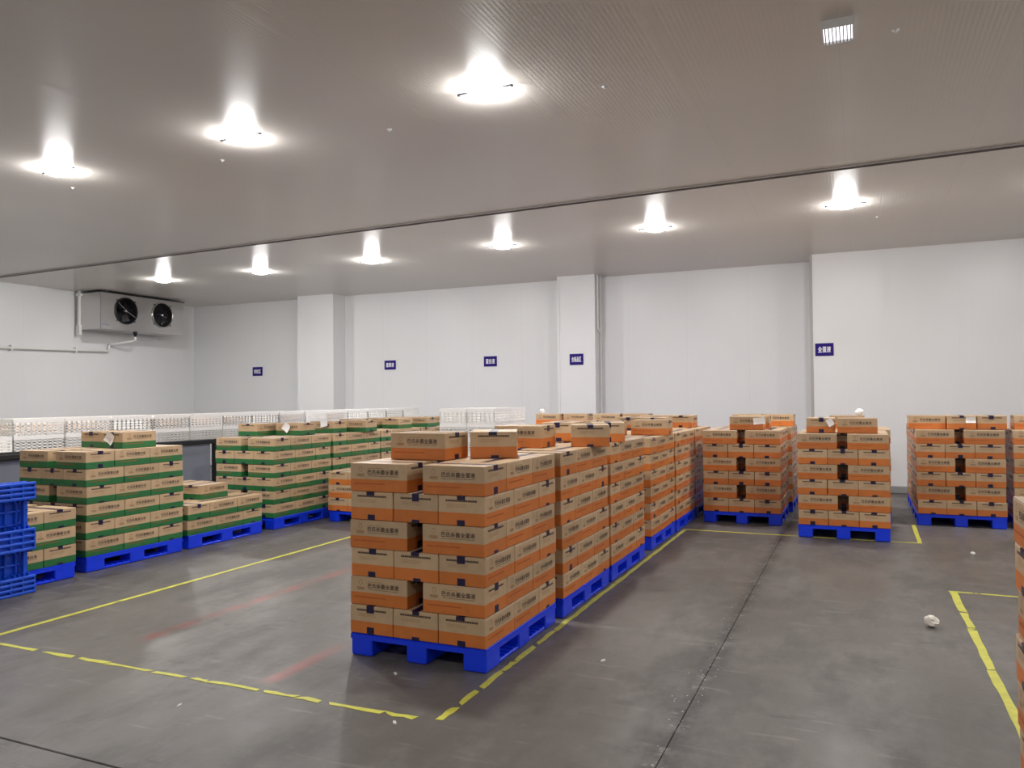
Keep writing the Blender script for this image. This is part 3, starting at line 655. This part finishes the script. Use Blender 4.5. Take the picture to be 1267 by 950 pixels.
for y in (11.6, 10.2, 8.4): link('clamp', MB().box(XL+.004, xw+.034, y-.015, y+.015, 2.69-.05+(y-9.9)*.018, 2.69+.06+(y-9.9)*.018).mesh('clamp', M_PVC), o)
# conduits in the corner of the second column
for k, (yy, zb, d) in enumerate(((14.62, 2.9, 'shorter, hooked at its foot'), (14.74, .0, 'reaching the floor'))):
    cb = MB(); xq = -4.67+.03
    if zb: cb.tube([(xq,yy,HC),(xq,yy,zb+.06),(xq+.01,yy+.02,zb+.02),(xq+.01,yy+.06,zb),(xq+.01,yy+.10,zb)], .02, 8)
    else: cb.tube([(xq,yy+.06,HC),(xq,yy+.06,.0)], .02, 8)
    tag(link('conduit', cb.mesh('conduit', M_PVC)), 'white conduit beside the wall column with the sign, ' + d, 'pipe', 'conduits by the column')

# ------------------------------------------------------------------ wall signs
for (x0, x1, y, z0, z1, body, d) in ((-13.573,-13.271,YW,2.205,2.42,'待检区','farthest left, left of the wide column'), (-9.764,-9.467,YW,2.27,2.475,'蛋黄液','right of the wide column'), (-7.273,-6.971,YW,2.28,2.495,'蛋白液','left of the narrow column'),
                                 (-5.183,-4.902,14.5,2.245,2.46,'合格品区','on the narrow column'), (-.668,-.380,YBUMP,2.272,2.484,'全蛋液','at the corner of the projecting wall')):
    t = tag(empty('wall_sign', ((x0+x1)/2, y-.008, (z0+z1)/2)), 'small dark blue sign with white Chinese characters, ' + d, 'sign', 'blue wall signs')
    hx, hz = (x1-x0)/2, (z1-z0)/2
    link('plate', MB().bbox(-hx, hx, -.006, .006, -hz, hz, .002).mesh('plate', M_SIGN), t)
    tv, tf = text_mesh(body, .1, .0028, 1.05); wdt = max(v[0] for v in tv)-min(v[0] for v in tv); hgt = max(v[1] for v in tv)-min(v[1] for v in tv)
    sx_, sz_ = 1.42*hx/wdt, 1.02*hz/hgt
    mb = MB(); mb.add([(v[0]*sx_, -.0075-v[2]*3, v[1]*sz_) for v in tv], tf); link('lettering', mb.mesh('lettering', M_SIGN_TXT), t)

# ------------------------------------------------------------------ floor markings
def tape_line(p0, p1, wdt, gaps, label, seed, ragged=.006):
    rr = random.Random(seed); p0 = Vector((*p0, 0)); p1 = Vector((*p1, 0)); d = (p1-p0); Ln = d.length; d.normalize(); nrm = Vector((-d.y, d.x, 0))
    t = tag(empty('floor_tape', p0), label, 'floor tape', 'yellow floor tape lines')
    cuts = [0.] + [q for gp in gaps for q in gp] + [Ln]
    for a, b in zip(cuts[::2], cuts[1::2]):
        n = max(3, int((b-a)/.12)); L0 = []; R0 = []
        for i in range(n+1):
            s = a+(b-a)*i/n; e0, e1 = rr.uniform(0, ragged), rr.uniform(0, ragged)
            sk = rr.uniform(-.02,.02) if i in (0, n) else 0
            L0.append(d*(s+sk)+nrm*(wdt/2-e0)); R0.append(d*(s-sk)-nrm*(wdt/2-e1))
        vs_ = [(p.x,p.y,.0022) for p in L0+R0] + [(p.x,p.y,.0004) for p in L0+R0]; k = n+1
        fs = [(k+i, k+i+1, i+1, i) for i in range(n)] + [(i, i+1, 2*k+i+1, 2*k+i) for i in range(n)] + [(k+i+1, k+i, 3*k+i, 3*k+i+1) for i in range(n)] + [(0, 2*k, 3*k, k), (n, k+n, 3*k+n, 2*k+n)]
        link('tape_piece', MB().add(vs_, fs).mesh('tape_piece', M_YELLOW), t)
tape_line((-5.45,3.2), (-5.452,9.0), .05, [(1.25,1.27)], 'long yellow tape line in front of the green stacks', 1)
tape_line((-5.6,3.388), (-2.06,3.412), .05, [(.71,.80),(1.06,1.12),(1.36,1.37),(1.72,1.76),(2.0,2.06),(2.17,2.18),(2.54,2.58),(2.80,2.81),(2.96,3.02),(3.35,3.36)], 'broken yellow tape line across the floor before the nearest stack', 2, .018)
tape_line((-1.938,3.44), (-1.941,9.5), .05, [(.17,.22),(.42,.47),(.75,.76),(.93,.95),(1.25,1.31),(1.62,1.63),(3.1,3.12)], 'yellow tape line running along the centre row of orange stacks', 3, .012)
tape_line((-1.96,9.5), (.585,9.512), .045, [], 'thin yellow tape line across the aisle end', 4)
tape_line((.575,9.52), (.585,10.8), .05, [], 'short yellow tape line left of the right aisle-end stack', 5)
tape_line((.64,7.275), (2.2,7.27), .045, [(.17,.185),(.20,.225)], 'thin yellow tape line cut by the right picture edge', 6, .012)
tape_line((.672,7.25), (.69,2.0), .06, [(.62,.66),(1.05,1.07),(1.1,1.112),(1.95,1.965)], 'wide yellow tape line leading under the near right stack', 7, .012)

# ------------------------------------------------------------------ small things
def wad(name, loc, r, seed, mt):
    rr = random.Random(seed); mb = MB(); n, mrows = 14, 9; vs_ = []; fs = []
    ph = [(rr.uniform(0,6.28), rr.choice((1,2,3,4)), rr.uniform(1,4)) for _ in range(5)]
    for i in range(mrows+1):
        th = math.pi*i/mrows
        for k in range(n):
            a = 2*math.pi*k/n; q = 1+sum(.06*math.sin(p0+f1*a+f2*th*1.3) for p0, f1, f2 in ph)*math.sin(th)+rr.uniform(-.065,.065)*(0 < i < mrows)
            vs_.append((r*q*math.sin(th)*math.cos(a)*1.05, r*q*math.sin(th)*math.sin(a), r*.95*q*math.cos(th)))
    for i in range(mrows):
        for k in range(n):
            j=(k+1)%n; fs.append((i*n+k,(i+1)*n+k,(i+1)*n+j,i*n+j))
    zmin = min(v[2] for v in vs_); mb.add(vs_, fs)
    return link(name, mb.mesh(name, mt), None, (loc[0], loc[1], -zmin), (0,0,.4))
tag(wad('paper_wad', (.433, 6.12), .043, 4, M_SPONGE), 'crumpled white paper ball lying alone on the aisle floor', 'paper')
tag(wad('paper_scrap', (1.01, 9.0), .018, 8, M_PAPER), 'tiny pale scrap on the floor before the far right stacks', 'scrap')
def sheet(loc, normal, up, wdt, hgt, label, tilt=0., curl=.01):
    nrm = Vector(normal).normalized(); u = Vector(up).normalized(); a = u.cross(nrm).normalized(); u = nrm.cross(a)
    ca, sa = math.cos(tilt), math.sin(tilt); a2 = a*ca+u*sa; u2 = u*ca-a*sa
    vs_ = []; n = 4
    for side in (0, .0008):
        for i in range(n+1):
            for j in range(n+1):
                p, q = i/n-.5, j/n-.5; k = curl*((2*abs(p))**2+(2*abs(q))**2)+side
                vs_.append(a2*p*wdt + u2*q*hgt + nrm*(k+.002))
    fs = []; K = (n+1)**2
    for i in range(n):
        for j in range(n):
            b0 = i*(n+1)+j; f = (b0, b0+n+1, b0+n+2, b0+1); fs.append(tuple(K+q for q in f)); fs.append(f[::-1])
    return tag(link('paper_tag', MB().add(vs_, fs).mesh('paper_tag', M_PAPER), None, loc), label, 'paper', 'white paper tags')
ZG = PH+6*HG; ZR = PH+6*HR
sheet((-6.90, 5.572, ZG+.105), (0,-1,0), (0,0,1), .115, .11, 'white paper tag hanging askew atop the nearest tall green stack', -.5)
sheet((-7.02, 8.372, ZG+.105), (0,-1,0), (0,0,1), .11, .11, 'white paper tag hanging askew on the tall green stack behind the low one', -.6)
sheet((-6.95, 9.09, ZG+.13), (0,-1,.2), (0,0,1), .12, .09, 'white paper flap on a far green carton', .2)
sheet((-1.16, 10.318, ZR+.115), (0,-1,.15), (0,0,1), .14, .085, 'white paper label on the top carton of the left aisle-end stack', .1)
sheet((1.235, 10.972, ZR+.12), (.0,-1,0), (0,0,1), .105, .075, 'white paper label on the top carton of the right aisle-end stack', 0)
sheet((-.305, 9.695, ZR+.12), (-.3,-1,.2), (0,0,1), .07, .09, 'white paper label wedged between the cartons atop the middle aisle-end stack', .6)
w_ = wad('paper_wad', (0.0, 11.2), .045, 12, M_PAPER); w_.location.z += ZR+HR; w_.location.x = .0; w_.location.y = 11.12
tag(w_, 'crumpled white paper on the far top carton behind the middle aisle-end stack', 'paper')
w_ = wad('paper_wad', (-4.9, 12.1), .04, 15, M_PAPER); w_.location.z += ZR+HR; w_.location.x = -4.82
tag(w_, 'crumpled white paper on the far left orange stack top', 'paper')
# crumbs along the slab joint and scattered flakes
mb = MB(); rr = random.Random(11)
for i in range(110):
    y = 2.6+6.0*rr.random()**1.4; x = -.83+rr.gauss(0, .045); s = rr.uniform(.002,.0065); a = rr.uniform(0,3.1)
    c, d = math.cos(a)*s, math.sin(a)*s
    mb.add([(x+c,y+d,.0005),(x-d,y+c,.0005),(x-c,y-d,.0005),(x+d,y-c,.0005),(x,y,.002+s*.4)], [(0,1,4),(1,2,4),(2,3,4),(3,0,4)])
o = tag(link('concrete_crumbs', mb.mesh('concrete_crumbs', M_CRUMB)), 'pale concrete crumbs along the worn joint in the aisle floor', 'debris'); o['kind'] = 'stuff'
flakes = ((-2.5,3.92,.028,'in the shadow before the nearest pallet'), (-2.13,3.33,.022,'at the right end of the broken tape line'), (-3.30,3.08,.02,'on the open floor below the broken tape line'), (-1.45,4.6,.03,'right of the tape by the nearest stack'))
for i, (x, y, s, d) in enumerate(flakes):
    mb = MB(); vs_ = [(s*math.cos(k*1.047)*rr.uniform(.6,1.3), .4*s*math.sin(k*1.047)*rr.uniform(.6,1.2), z) for z in (.0005,.0025) for k in range(6)]
    mb.add(vs_, [(6,7,8,9,10,11)]+[(k,(k+1)%6,6+(k+1)%6,6+k) for k in range(6)])
    tag(link('floor_flake', mb.mesh('floor_flake', M_CRUMB), None, (x,y,0), (0,0,rr.uniform(0,3))), 'small pale flake ' + d, 'scrap', 'pale flakes on the floor')
